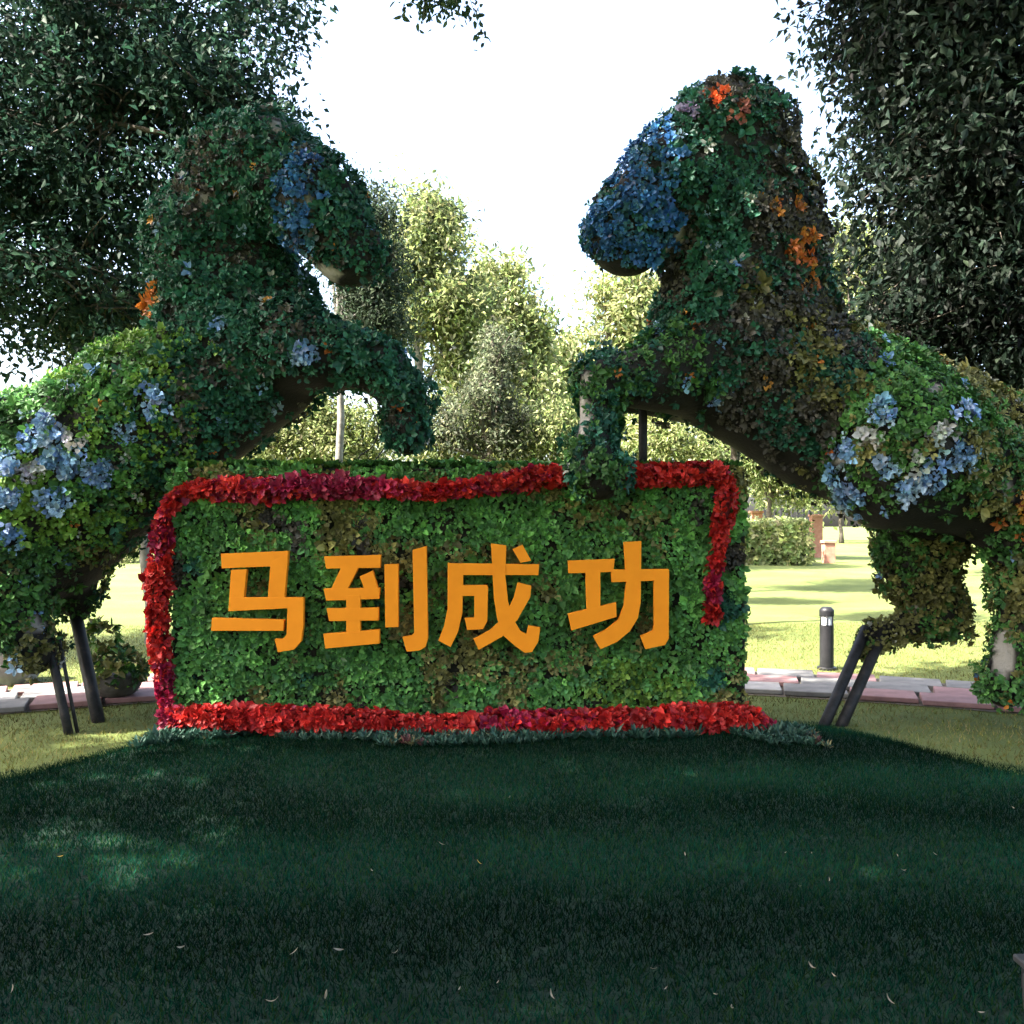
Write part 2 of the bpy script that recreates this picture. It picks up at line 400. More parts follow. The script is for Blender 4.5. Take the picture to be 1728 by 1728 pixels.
bgtree('park_tree', 'pale yellow tree behind the muzzle of the right horse', 1030, 24, 520, .2,
       [bgblob(1060, 520, 24, 60, 75), bgblob(985, 600, 24, 65, 55), bgblob(1100, 600, 24, 70, 80), bgblob(960, 700, 24, 70, 60), bgblob(1050, 700, 24, 80, 60)],
       31000, .22, YELLOW + [(.3, .3, .14)], spread=.38, per=50)
bgtree('park_tree', 'slim dark tree with pale trunk beside the left horse foreleg', 571, 8.5, 360, .095,
       [bgblob(640, 360, 8.5, 42, 40), bgblob(650, 450, 8.5, 45, 50), bgblob(620, 530, 8.5, 50, 40), bgblob(580, 400, 8.5, 55, 90), bgblob(612, 505, 8.5, 50, 42), bgblob(655, 540, 8.5, 36, 36)],
       19000, .085, [(.05, .075, .045), (.035, .055, .035), (.07, .095, .06)], spread=.2, per=26, bark=M_BARKP, fork=.6)
bgtree('park_tree', 'pale tree seen in the gap behind the neck of the right horse', 1550, 20, 420, .2,
       [bgblob(1425, 470, 20, 55, 85), bgblob(1460, 560, 20, 70, 70), bgblob(1520, 500, 20, 80, 90)], 20000, .17, YELLOW + MIDGREEN, spread=.4, per=34)
bgtree('park_tree', 'small pale tree under the belly of the right horse', 1300, 32, 780, .16,
       [bgblob(1300, 780, 32, 60, 42), bgblob(1370, 800, 32, 50, 36), bgblob(1240, 760, 32, 60, 50)], 16000, .2, YELLOW + MIDGREEN, spread=.45, per=34)
bgtree('park_tree', 'leaning young tree with pale trunk left of the flower wall', 259, 5.4, 560, .085,
       [bgblob(190, 560, 5.4, 110, 70), bgblob(280, 520, 5.4, 80, 60)], 8000, .1, MIDGREEN, spread=.25, per=26, bark=M_BARKP, lean=(-.35, 0))
bgtree('park_tree', 'bushy tree mostly hidden behind the neck of the right horse', 1240, 7.4, 560, .1,
       [((3.45, 6.9, 4.4), (1.0, 1.1, 1.0)), ((3.7, 7.5, 3.9), (.8, .9, .8))], 9000, .12, MIDGREEN, spread=.24, per=26)  # tucked out of view, added to shade the right lawn
bgtree('park_tree', 'spreading tree mostly hidden behind the belly of the right horse', 1217, 14.4, 560, .14,
       [((5.2, 14.4, 5.0), (1.8, 2.0, 1.4)), ((6.0, 15.5, 4.6), (1.4, 2.2, 1.1))], 14000, .16, MIDGREEN, spread=.34, per=26)  # likewise added for its shade, farther out on the right lawn
bgtree('leafy_shrub', 'yellow green shrub behind the flower wall under the left horse chest', 500, 10, 720, .05,
       [bgblob(500, 740, 10, 65, 50), bgblob(440, 760, 10, 60, 45), bgblob(560, 730, 10, 55, 70), bgblob(620, 750, 10, 50, 60), bgblob(520, 690, 10, 45, 40)],
       16000, .1, YELLOW + MIDGREEN, cat='shrub', spread=.2, per=26)
bgtree('leafy_shrub', 'pale shrub just above the right end of the flower wall', 1110, 11, 720, .05,
       [bgblob(1100, 740, 11, 60, 50), bgblob(1040, 760, 11, 50, 45), bgblob(1160, 770, 11, 55, 36)], 12000, .1, YELLOW, cat='shrub', spread=.22, per=26)
bgtree('leafy_shrub', 'light green shrub behind the top centre of the flower wall', 900, 13, 740, .05,
       [bgblob(920, 740, 13, 60, 55), bgblob(860, 760, 13, 50, 45), bgblob(980, 770, 13, 50, 45), bgblob(720, 750, 13, 60, 60)], 15000, .11, YELLOW + MIDGREEN, cat='shrub', spread=.24, per=26)
bgtree('leafy_shrub', 'pale rounded shrub at the far end of the left lawn', 200, 30, 930, .08,
       [bgblob(200, 945, 30, 50, 32), bgblob(130, 935, 30, 60, 40)], 9000, .16, YELLOW + [(.3, .3, .16)], cat='shrub', spread=.35, per=30)
far = [(-70, 44), (-20, 50), (60, 46), (130, 58), (215, 52), (300, 60), (390, 55), (560, 62), (1190, 60), (1330, 66), (1420, 58), (1500, 64), (1600, 70), (1660, 60), (1740, 66), (1810, 58)]
for i, (px, Yf) in enumerate(far):
    tp = 800 - 40 * rng.random()
    bgtree('distant_tree', 'small hazy tree in the far row across the park', px, Yf, tp, .16,
           [bgblob(px, tp, Yf, 34, 40), bgblob(px + 26, tp + 35, Yf, 32, 34), bgblob(px - 26, tp + 30, Yf, 32, 36)], 3000, .52,
           YELLOW + MIDGREEN, spread=.7, per=26, group='far row of trees', limbs=False)

# clipped hedge at right
def box_leaf_points(lo, hi, n, faces=('f', 't', 'l', 'r')):
    lo = np.array(lo); hi = np.array(hi); d = hi - lo
    A = {'f': d[0] * d[2], 't': d[0] * d[1], 'l': d[1] * d[2], 'r': d[1] * d[2], 'b': d[0] * d[2]}
    w = np.array([A[k] for k in faces]); cnt = (n * w / w.sum()).astype(int); Ps = []; Ns = []
    for k, m in zip(faces, cnt):
        q = lo + d * rng.random((m, 3)); nn = np.zeros((m, 3))
        if k == 'f': q[:, 1] = lo[1]; nn[:, 1] = -1
        if k == 'b': q[:, 1] = hi[1]; nn[:, 1] = 1
        if k == 't': q[:, 2] = hi[2]; nn[:, 2] = 1
        if k == 'l': q[:, 0] = lo[0]; nn[:, 0] = -1
        if k == 'r': q[:, 0] = hi[0]; nn[:, 0] = 1
        Ps.append(q); Ns.append(nn)
    return np.concatenate(Ps), np.concatenate(Ns)
def rosettes(c, n, col, per=9, L=(.027, .049), wr=.66, el=(12, 65), off=.03, ljit=.2):
    """plants at points c with normals n and per-plant colours -> leaf arrays + plant index"""
    m = len(c); idx = np.repeat(np.arange(m), per); k = len(idx)
    nn = n[idx]; t = rng.normal(size=(k, 3)); t = unit(t - nn * np.sum(t * nn, 1, keepdims=True))
    e = np.radians(el[0] + (el[1] - el[0]) * rng.random(k))[:, None]
    ax = nn * np.sin(e) + t * np.cos(e)
    base = c[idx] + nn * off * (rng.random((k, 1)) - .1) + t * .012
    up = nn * np.cos(e) - t * np.sin(e) + .35 * rng.normal(size=(k, 3))
    ln = (L[0] + (L[1] - L[0]) * rng.random(k)) * np.exp(.24 * rng.normal(size=m))[idx]
    cc = np.clip(col[idx] * (1 + ljit * rng.normal(size=(k, 1))), .002, .9)
    v, f, c_ = leaf_arrays(base, ax, up, ln, ln * wr * (.8 + .4 * rng.random(k)), cc)
    return v, f, c_
hl = P(1236, 957, 27); hr = P(1368, 957, 27)
hroot = empty('clipped_hedge', (hl[0], 27, .1)); tag(hroot, 'clipped box hedge in sun on the right lawn', 'hedge')
bm = bmesh.new(); bm_box(bm, (hl[0] + .1, 27.1, .1), (hr[0] - .1, 29.2, 1.45), .1); mesh_bm('hedge_core', bm, M_SOIL, hroot)
q, nn = box_leaf_points((hl[0], 27, .1), (hr[0], 29.3, 1.55), 1500, ('f', 't', 'l'))
q += .09 * rng.normal(size=q.shape)
v, f, c = rosettes(q, nn, pal(len(q), YELLOW), 6, (.12, .2), .5, off=.08); tag(mesh_np('foliage', v, f, M_TREE, hroot, c), kind='stuff')

# ------------------------------------------------------------------ signed distance horses
def sd_caps(p, caps, k=.045):
    ds = []
    for (a, b_, ra, rb, sy) in caps:
        q = p - a; ab = b_ - a
        w = np.array([1, 1 / sy, 1]); q = q * w; ab = ab * w
        t = np.clip(q @ ab / (ab @ ab), 0, 1)
        d = np.linalg.norm(q - t[:, None] * ab, axis=1) - (ra + (rb - ra) * t); ds.append(d * (sy if sy < 1 else 1) ** .5)
    D = np.stack(ds, 1); mn = D.min(1)
    return mn - k * np.log(np.exp(-(D - mn[:, None]) / k).sum(1)), D.argmin(1)
def surface_nets(fn, lo, hi, h):
    lo = np.array(lo); n = np.ceil((np.array(hi) - lo) / h).astype(int) + 1
    ax = [lo[i] + h * np.arange(n[i]) for i in range(3)]
    G = np.stack(np.meshgrid(*ax, indexing='ij'), -1); V = fn(G.reshape(-1, 3)).reshape(n)
    s = V < 0; acc = np.zeros((*(n - 1), 3)); cnt = np.zeros(n - 1)
    import itertools
    for a in range(3):
        o1, o2 = [i for i in range(3) if i != a]
        for c1, c2 in itertools.product((0, 1), (0, 1)):
            sl0 = [None] * 3; sl1 = [None] * 3
            for i in range(3):
                if i == a: sl0[i] = slice(0, n[i] - 1); sl1[i] = slice(1, n[i])
                else:
                    cc = c1 if i == o1 else c2; sl0[i] = sl1[i] = slice(cc, n[i] - 1 + cc)
            v0 = V[tuple(sl0)]; v1 = V[tuple(sl1)]; cr = (v0 < 0) != (v1 < 0)
            t = np.where(cr, v0 / np.where(v0 == v1, 1, v0 - v1), 0)
            g0 = G[tuple(sl0)]; pt = g0.copy(); pt[..., a] += t * h
            acc += np.where(cr[..., None], pt, 0); cnt += cr
    act = cnt > 0; ids = -np.ones(n - 1, int); ids[act] = np.arange(act.sum()); verts = acc[act] / cnt[act][:, None]
    quads = []
    for a in range(3):
        o1, o2 = (a + 1) % 3, (a + 2) % 3
        sl0 = [slice(1, n[i] - 1) for i in range(3)]; sl1 = list(sl0); sl0[a] = slice(0, n[a] - 1); sl1[a] = slice(1, n[a])
        cr = s[tuple(sl0)] != s[tuple(sl1)]; w = np.argwhere(cr)
        inside = s[tuple(sl0)][cr]
        for i in range(3):
            if i != a: w[:, i] += 1
        def cell(d1, d2):
            c_ = w.copy(); c_[:, o1] -= d1; c_[:, o2] -= d2; return ids[c_[:, 0], c_[:, 1], c_[:, 2]]
        qd = np.stack([cell(1, 1), cell(0, 1), cell(0, 0), cell(1, 0)], 1)
        qd[~inside] = qd[~inside][:, ::-1]; quads.append(qd)
    return verts, np.concatenate(quads)
def chain(part, pts, sy=1.0):
    """pts: (px, py, depth, r_px)"""
    out = []
    for (x0, y0, d0, r0), (x1, y1, d1, r1) in zip(pts[:-1], pts[1:]):
        out.append((part, (P(x0, y0, d0), P(x1, y1, d1), S(r0, d0) - .035, S(r1, d1) - .035, sy)))
    return out
TEAL = np.array([(.020, .098, .060), (.030, .125, .075), (.014, .072, .048)])
GREEN = np.array([(.045, .125, .03), (.06, .16, .035), (.035, .10, .03)])
LIME = np.array([(.13, .24, .035), (.10, .20, .03)])
OLIVE = np.array([(.14, .14, .045), (.18, .175, .06), (.10, .10, .035)])
BROWN = np.array([(.055, .052, .042), (.075, .07, .058), (.04, .038, .03)])
BLUE = np.array([(.20, .34, .55), (.32, .46, .62), (.14, .26, .48)])
DBLUE = np.array([(.03, .12, .30), (.05, .17, .38), (.022, .095, .24), (.03, .11, .14)])
PALE = np.array([(.42, .44, .46), (.5, .5, .5), (.36, .38, .34)])
ORANGE_L = np.array([(.45, .16, .03), (.35, .10, .02), (.5, .25, .05)])
def horse(name, label, chains, colour_fn, flowers, bare, mane, origin):
    root = empty(name, tuple(origin)); tag(root, label, 'topiary', 'pair of horse topiaries')
    parts = [c[0] for c in chains]; caps = [c[1] for c in chains]
    lo = np.min([np.minimum(a - ra, b_ - rb) for a, b_, ra, rb, sy in caps], 0) - .2
    hi = np.max([np.maximum(a + ra, b_ + rb) for a, b_, ra, rb, sy in caps], 0) + .2
    fn = lambda p: sd_caps(p, caps)[0]
    V, Q = surface_nets(fn, lo, hi, .055)
    h = 1e-3
    def grad(p): return unit(np.stack([fn(p + h * e) - fn(p - h * e) for e in np.eye(3)], 1))
    def to_px(p):
        s = FPX / (p[:, 1] - CAM_Y); return np.stack([864 + p[:, 0] * s, 885 - (p[:, 2] - EYE_Z) * s], 1)
    def in_spots(p, nrm, spots, soft=.35):
        """distance field to elliptical spots laid on the camera side of the sculpture"""
        u = to_px(p); r = np.full(len(p), 9.0)
        for (x, y, rx, ry) in spots: r = np.minimum(r, np.hypot((u[:, 0] - x) / rx, (u[:, 1] - y) / ry))
        return (r + soft * (vnoise(p, 9) - .5) < 1) & (nrm[:, 1] < .25)
    vn = grad(V); bcol = np.tile([.008, .0075, .006], (len(V), 1)) * (.7 + .6 * vnoise(V, 6)[:, None])
    bmk = in_spots(V, vn, bare, .2); bcol[bmk] = np.array([.30, .285, .26]) * (.75 + .4 * vnoise(V[bmk], 8)[:, None])
    mesh_np('liner', V, Q, M_LINER, root, bcol, True)
    tri = np.concatenate([Q[:, [0, 1, 2]], Q[:, [0, 2, 3]]]); T = V[tri]
    ar = .5 * np.linalg.norm(np.cross(T[:, 1] - T[:, 0], T[:, 2] - T[:, 0]), axis=1); N = int(ar.sum() * 740)
    k = rng.choice(len(tri), N, p=ar / ar.sum()); uv = rng.random((N, 2)); fl = uv.sum(1) > 1; uv[fl] = 1 - uv[fl]
    p = T[k, 0] + uv[:, :1] * (T[k, 1] - T[k, 0]) + uv[:, 1:] * (T[k, 2] - T[k, 0])
    nr = grad(p); which = sd_caps(p, caps)[1]; pn = np.array(parts)[which]
    keep = ~in_spots(p, nr, bare, .25) & (rng.random(len(p)) > np.clip((-nr[:, 2] - .45) / .3, 0, .93)) & ((nr[:, 1] < .35) | (rng.random(len(p)) < .45)) & ((np.abs(to_px(p)[:, 0] - 864) < 930) | (rng.random(len(p)) < .4)); p, nr, pn = p[keep], nr[keep], pn[keep]
    p = p + nr * ((vnoise(p, 4.5) - .45) * .12 + .02 * rng.normal(size=(len(p), 1))[:, 0])[:, None]
    col = colour_fn(p, pn, to_px(p)) * (.75 + .5 * vnoise(p, 5)[:, None]) * (1 + .18 * rng.normal(size=(len(p), 1)))
    fk = rng.random(len(p)); col = np.where((fk < .006)[:, None], pick(len(p), BLUE), col); col = np.where(((fk > .006) & (fk < .012))[:, None], pick(len(p), PALE), col); col = np.where((fk > .9955)[:, None], pick(len(p), ORANGE_L), col)
    col = np.clip(col, .005, .8)
    fm = in_spots(p, nr, [s_[:4] for s_ in flowers], .7) & (rng.random(len(p)) < .85); mm = in_spots(p, nr, mane, .8) & (rng.random(len(p)) < .8) & ~fm
    for nm in dict.fromkeys(parts):
        sel = (pn == nm) & ~fm & ~mm
        if not sel.any(): continue
        v, f, c = rosettes(p[sel], nr[sel], col[sel], 8)
        tag(mesh_np(nm.split('#')[0], v, f, M_LEAF, root, c), 'leaf covered %s of the horse' % nm.split('#')[0].replace('_', ' '), kind='stuff')
    u = to_px(p); owner = np.argmin(np.stack([np.hypot((u[:, 0] - s_[0]) / s_[2], (u[:, 1] - s_[1]) / s_[3]) for s_ in flowers], 1), 1)
    for i, s_ in enumerate(flowers):
        sel = fm & (owner == i)
        if sel.sum() < 2: continue
        fc = pal(sel.sum(), s_[4]); v, f, c = rosettes(p[sel] + nr[sel] * .015, nr[sel], fc, 9, (.025, .045), .85)
        tag(mesh_np('flower_patch', v, f, M_LEAF, root, c), s_[5], kind='stuff')
    if mm.any():
        v, f, c = rosettes(p[mm], nr[mm], pal(mm.sum(), ORANGE_L), 10); tag(mesh_np('mane', v, f, M_LEAF, root, c), 'orange leaved mane strip', kind='stuff')
    return root
def pick(n, cols): return cols[rng.integers(0, len(cols), n)]
def mixcol(p, a, b_, scale, thr):
    t = vnoise(p, scale) + .12 * rng.normal(size=len(p)) > thr
    return np.where(t[:, None], pick(len(p), b_), pick(len(p), a))

PB = 'patch of pale blue flowers'
Lc = (chain('head', [(450, 270, .38, 78), (525, 348, .24, 76), (590, 426, .16, 66)], .8)
      + chain('neck', [(410, 285, .55, 92), (368, 420, .6, 116), (400, 560, .58, 146)], .62)
      + chain('torso', [(425, 610, .55, 125), (250, 722, .55, 140), (60, 842, .55, 172), (-60, 900, .55, 160)], .8)
      + chain('leg#1', [(500, 590, .3, 78), (640, 618, .22, 46), (690, 672, .2, 32), (690, 738, .2, 38)])
      + chain('leg#2', [(520, 600, .8, 70), (630, 620, .85, 44), (685, 690, .9, 28), (685, 730, .9, 34)])
      + chain('leg#3', [(0, 900, .25, 110), (10, 1000, .15, 70), (48, 1085, .1, 42), (58, 1105, .1, 40)])
      + chain('leg#4', [(80, 890, .9, 90), (112, 985, .85, 50), (135, 1028, .8, 26)])
      + chain('tail', [(-190, 800, .55, 50), (-260, 950, .55, 60), (-250, 1080, .55, 40)]))
def Lcol(p, pn, u):
    c = mixcol(p, TEAL, BROWN, 3.2, .83)
    low = np.isin(pn, ['torso', 'leg#3', 'leg#4', 'tail'])
    c2 = mixcol(p, GREEN * 1.4, LIME * 1.2, 3.0, .6); t3 = mixcol(p, GREEN, OLIVE, 3.0, .6)
    w = (u[:, 0] + 140 * (vnoise(p, 2) - .5) + 75 * rng.normal(size=len(p)) < 300 - .25 * (u[:, 1] - 700)) & np.isin(pn, ['torso', 'leg#3', 'leg#4', 'tail', 'neck']) & (u[:, 1] > 560)
    c = np.where(w[:, None], np.where((u[:, 1] < 920)[:, None], c2, t3), c)
    return c
Lflow = [(503, 305, 38, 52, DBLUE, 'patch of dark blue leaves on the brow'), (508, 398, 34, 46, DBLUE, 'patch of dark blue leaves on the cheek'), (515, 595, 20, 20, BLUE, PB), (250, 680, 36, 22, BLUE, PB), (212, 728, 20, 18, BLUE, PB),
         (70, 735, 32, 34, BLUE, PB), (110, 775, 44, 28, BLUE, PB), (160, 800, 26, 24, BLUE, PB), (130, 745, 24, 18, PALE, 'patch of white flowers'), (55, 800, 26, 20, PALE, 'patch of white flowers'), (95, 845, 32, 18, BLUE, PB), (20, 910, 26, 20, BLUE, PB), (15, 780, 24, 20, BLUE, PB), (20, 845, 22, 22, BLUE, PB), (375, 550, 12, 12, BLUE, PB)]
Lbare = [(464, 214, 13, 11), (362, 228, 9, 9), (343, 338, 11, 15), (425, 495, 8, 12), (327, 640, 9, 20), (543, 462, 34, 16), (522, 340, 8, 16), (60, 1055, 16, 12)]
left_horse = horse('horse_topiary', 'dark green leafy rearing horse on the left with pale blue flowers on its flank', Lc, Lcol, Lflow, Lbare, [(250, 505, 22, 36)], (-2.6, .5, 0))
Rc = (chain('head', [(1218, 218, .4, 84), (1140, 305, .36, 82), (1058, 398, .3, 76)], .68)
      + chain('neck', [(1240, 235, .45, 98), (1265, 420, .5, 128), (1255, 570, .5, 155)], .62)
      + chain('torso', [(1225, 612, .5, 124), (1400, 695, .5, 140), (1540, 752, .5, 140), (1660, 785, .5, 128)], .8)
      + chain('leg#1', [(1140, 630, .3, 78), (1014, 648, .1, 42), (1000, 750, -.2, 31), (1012, 803, -.27, 50)])
      + chain('leg#2', [(1150, 650, .8, 70), (1025, 660, .85, 36), (1010, 735, .9, 26), (1014, 765, .9, 34)])
      + chain('leg#3', [(1528, 768, .16, 142), (1672, 828, .2, 86), (1734, 945, .15, 52), (1716, 1085, .1, 40), (1696, 1160, .08, 42)])
      + chain('leg#4', [(1560, 845, .85, 100), (1552, 955, .85, 60), (1584, 1042, .85, 44), (1474, 1074, .8, 22), (1452, 1104, .78, 20)])
      + chain('tail', [(1790, 760, .5, 50), (1800, 850, .4, 62), (1850, 1000, .45, 50)]))
def Rcol(p, pn, u):
    c = mixcol(p, TEAL, BROWN, 3.0, .66)
    nk = ((pn == 'neck') & (u[:, 0] > 1290 - .25 * (u[:, 1] - 300))) | ((pn == 'torso') & (u[:, 0] < 1480)) | ((pn == 'neck') & (u[:, 1] > 560))
    c = np.where(nk[:, None], np.where((vnoise(p + 5, 4) + .2 * rng.normal(size=len(p)) > .66)[:, None], pick(len(p), TEAL), mixcol(p, BROWN, OLIVE, 2.6, .66)), c)
    rump = (((pn == 'torso') & (u[:, 0] + 120 * (vnoise(p, 2) - .5) > 1440)) | np.isin(pn, ['leg#3', 'leg#4', 'tail']))
    c = np.where(rump[:, None], mixcol(p, OLIVE * 1.15, GREEN * 1.3, 2.8, .46), c)
    lg = (pn == 'leg#1'); c = np.where(lg[:, None], mixcol(p, GREEN, TEAL, 3, .5), c)
    return c
Rflow = [(1088, 285, 62, 92, DBLUE, 'patch of dusky blue leaves on the face'), (1060, 388, 82, 68, DBLUE, 'patch of dusky blue leaves on the muzzle'), (1168, 192, 15, 16, np.array([(.3, .24, .42)]), 'patch of mauve flowers'), (1215, 166, 22, 12, np.array([(.6, .12, .04)]), 'patch of orange red flowers on the brow'),
         (1245, 190, 18, 14, np.array([(.35, .12, .10)]), 'patch of dull red flowers'), (1160, 648, 10, 10, BLUE, PB), (1208, 678, 12, 10, BLUE, PB), (1490, 702, 28, 22, BLUE, PB), (1622, 698, 20, 15, BLUE, PB), (1432, 755, 28, 22, BLUE, PB), (1530, 830, 24, 20, BLUE, PB), (1470, 740, 20, 16, PALE, 'patch of white flowers'), (1590, 735, 22, 16, PALE, 'patch of white flowers'), (1545, 790, 20, 18, PALE, 'patch of white flowers'),
         (1423, 800, 18, 32, BLUE, PB), (1440, 838, 26, 26, BLUE, PB), (1500, 790, 22, 22, BLUE, PB), (1572, 800, 24, 28, BLUE, PB), (1618, 768, 28, 24, BLUE, PB), (1725, 850, 14, 26, ORANGE_L, 'patch of orange flowers on the tail')]
Rbare = [(1148, 395, 9, 20), (1130, 425, 10, 14), (1197, 448, 8, 14), (1216, 500, 10, 12), (984, 705, 9, 42), (990, 640, 10, 10), (1412, 775, 13, 10), (1692, 1105, 18, 42), (1545, 1025, 14, 10), (1700, 830, 10, 16), (1580, 655, 9, 9)]
right_horse = horse('horse_topiary', 'brown and green leafy rearing horse on the right with dusky blue muzzle', Rc, Rcol, Rflow, Rbare, [(1310, 350, 12, 12), (1345, 345, 14, 14), (1352, 415, 18, 34), (1330, 425, 16, 12), (1362, 480, 12, 14)], (2.6, .5, 0))
def pole(parent, a, b_, r):
    a = np.array(a); b_ = np.array(b_); u = np.linspace(0, 1, 4)[:, None]
    return tube('support_pole', a * (1 - u) + b_ * u, np.full(4, r), M_STEEL, parent, 10)
def gp(px, py, Y, z=-.08):
    q_ = P(px, py, Y); q_[2] = z; return q_
pole(left_horse, P(122, 1010, .8), gp(170, 1245, .45), .052)
pole(left_horse, P(82, 1080, .1), gp(120, 1245, .05), .034)
pole(left_horse, P(100, 1080, .12), gp(134, 1245, .1), .014)
pole(right_horse, P(1462, 1060, .74), gp(1382, 1238, .28), .046)
pole(right_horse, P(1494, 1060, .74), gp(1411, 1238, .3), .046)
pole(right_horse, P(1085, 600, .5), P(1085, 800, .3), .036)
pole(right_horse, P(1735, 1060, .15), gp(1745, 1240, .1), .04)

# ------------------------------------------------------------------ flower wall with border and characters
wx0, wx1, wz1, wt = P(290, 0, 0)[0], P(1258, 0, 0)[0], P(0, 790, 0)[2], .40
wall = empty('flower_wall', ((wx0 + wx1) / 2, .2, 0)); tag(wall, 'rectangular green flower wall with red border and orange Chinese characters', 'flower wall')
bm = bmesh.new(); bm_box(bm, (wx0, 0, -.05), (wx1, wt, wz1), .02); mesh_bm('planting_frame', bm, M_SOIL, wall)
def wallcol(p):
    c = mixcol(p, GREEN * 1.85, OLIVE * 1.1, 3.6, .73); d = vnoise(p, 4.3) > .9
    c = np.where(d[:, None], pick(len(p), BROWN), c)
    lim = (np.hypot((p[:, 0] - .95) / .42, (p[:, 2] - .38) / .2) < 1) & (rng.random(len(p)) < .7)
    c = np.where(lim[:, None], pick(len(p), LIME), c)
    tl = vnoise(p + 7, 3.5) > .80; return np.where((tl & ~lim)[:, None], pick(len(p), TEAL), c)
for nm, faces, dens, lb in (('leaf_panel', ('f',), 740, 'front panel of small green and olive leaves'), ('leaf_top', ('t',), 700, 'bright green leafy top edge'), ('leaf_side', ('l', 'r', 'b'), 110, 'leafy sides and back')):
    area = {'f': (wx1 - wx0) * wz1, 't': (wx1 - wx0) * wt}.get(faces[0], wt * wz1 * 2 + (wx1 - wx0) * wz1)
    q, nn = box_leaf_points((wx0 + .02, 0, .02), (wx1 - .02, wt, wz1), int(area * dens), faces)
    q += nn * ((vnoise(q, 6) - .4) * .06)[:, None]
    cc = wallcol(q) if nm != 'leaf_top' else mixcol(q, GREEN * 1.25, LIME, 3, .75)
    hole = (vnoise(q + 3, 5) > .97) & (nm == 'leaf_panel'); q, nn, cc = q[~hole], nn[~hole], cc[~hole]
    cc = np.clip(cc * (.7 + .6 * vnoise(q, 5)[:, None]) * (1 + .2 * rng.normal(size=(len(q), 1))), .005, .6)
    v, f, c = rosettes(q, nn, cc, 8, (.027, .049), .72); tag(mesh_np(nm, v, f, M_LEAF, wall, c), lb, kind='stuff')
RED = np.array([(.48, .022, .016), (.36, .014, .014), (.58, .04, .03), (.30, .010, .010)])
MAG = np.array([(.30, .012, .05), (.22, .010, .04)])
M_REDB = noise_mat('red_stems', [(.3, (.06, .008, .008)), (.7, (.14, .012, .012))], 30, .9, .5, .01)
def garland(pts, seg, lab, mag):
    """pts (px, py, half width px, Y)"""
    pts = np.array(pts, float); W = np.array([P(a, b_, y) for a, b_, w, y in pts]); R = np.array([max(S(w - 7, y), .02) for a, b_, w, y in pts])
    t = np.concatenate([[0], np.cumsum(np.linalg.norm(np.diff(W, axis=0), axis=1))]); L = t[-1]
    u = np.linspace(0, L, max(6, int(L / .09)))
    cpt = np.stack([np.interp(u, t, W[:, i]) for i in range(3)], 1); cr = np.interp(u, t, R)
    for _ in range(2): cpt[1:-1] = (cpt[:-2] + 2 * cpt[1:-1] + cpt[2:]) / 4
    o = tube('red_border', cpt, cr * .72, M_REDB, wall, 10, .06); tag(o, lab)
    n = int(L * 2 * math.pi * cr.mean() * 850); s_ = rng.random(n) * L; a = rng.random(n) * 2 * math.pi
    c0 = np.stack([np.interp(s_, u, cpt[:, i]) for i in range(3)], 1); dd = np.stack([np.interp(s_, u, np.gradient(cpt, u, axis=0)[:, i]) for i in range(3)], 1); dd = unit(dd)
    e1 = unit(np.cross(dd, np.array([0, 1, 0.]))); e2 = np.cross(dd, e1)
    nn = np.cos(a)[:, None] * e1 + np.sin(a)[:, None] * e2; rr = np.interp(s_, u, cr) * .78 * (.5 + .55 * vnoise(c0, 4) + .55 * vnoise(c0 + 2, 9))
    q = c0 + nn * rr[:, None]
    cc = mixcol(q, RED, MAG, 2.6, mag) * (.75 + .5 * vnoise(q, 6)[:, None])
    v, f, c = rosettes(q, nn, cc, 8, (.03, .056), .75, (10, 60), .02)
    tag(mesh_np('red_leaves', v, f, M_LEAF, o, c), kind='stuff')
garland([(300, 832, 14, -.02), (360, 824, 17, -.06), (450, 828, 24, -.10), (520, 820, 20, -.10), (620, 822, 16, -.12), (740, 832, 9, -.16), (800, 822, 11, -.14), (900, 806, 19, -.08), (990, 802, 17, -.06), (1100, 804, 21, -.08), (1200, 796, 19, -.06), (1224, 800, 16, -.05)], 'top', 'red leafy band along the top of the wall, dipping at its middle', .66)
garland([(302, 838, 15, -.03), (276, 872, 16, -.05), (268, 960, 19, -.06), (266, 1050, 20, -.06), (274, 1130, 16, -.05), (284, 1196, 12, -.05)], 'left', 'red leafy band down the left edge of the wall', .7)
garland([(1224, 808, 14, -.05), (1228, 850, 21, -.08), (1218, 890, 16, -.07), (1206, 950, 11, -.06), (1200, 1010, 12, -.06), (1202, 1050, 9, -.05)], 'right', 'short red leafy band down the right edge of the wall', .68)
garland([(278, 1208, 18, -.06), (400, 1213, 24, -.09), (560, 1217, 25, -.10), (740, 1234, 26, -.12), (900, 1226, 28, -.12), (1050, 1220, 28, -.12), (1180, 1214, 26, -.10), (1240, 1206, 26, -.08), (1280, 1216, 26, -.08), (1296, 1240, 25, -.08)], 'bottom', 'thick red leafy band along the foot of the wall', .74)

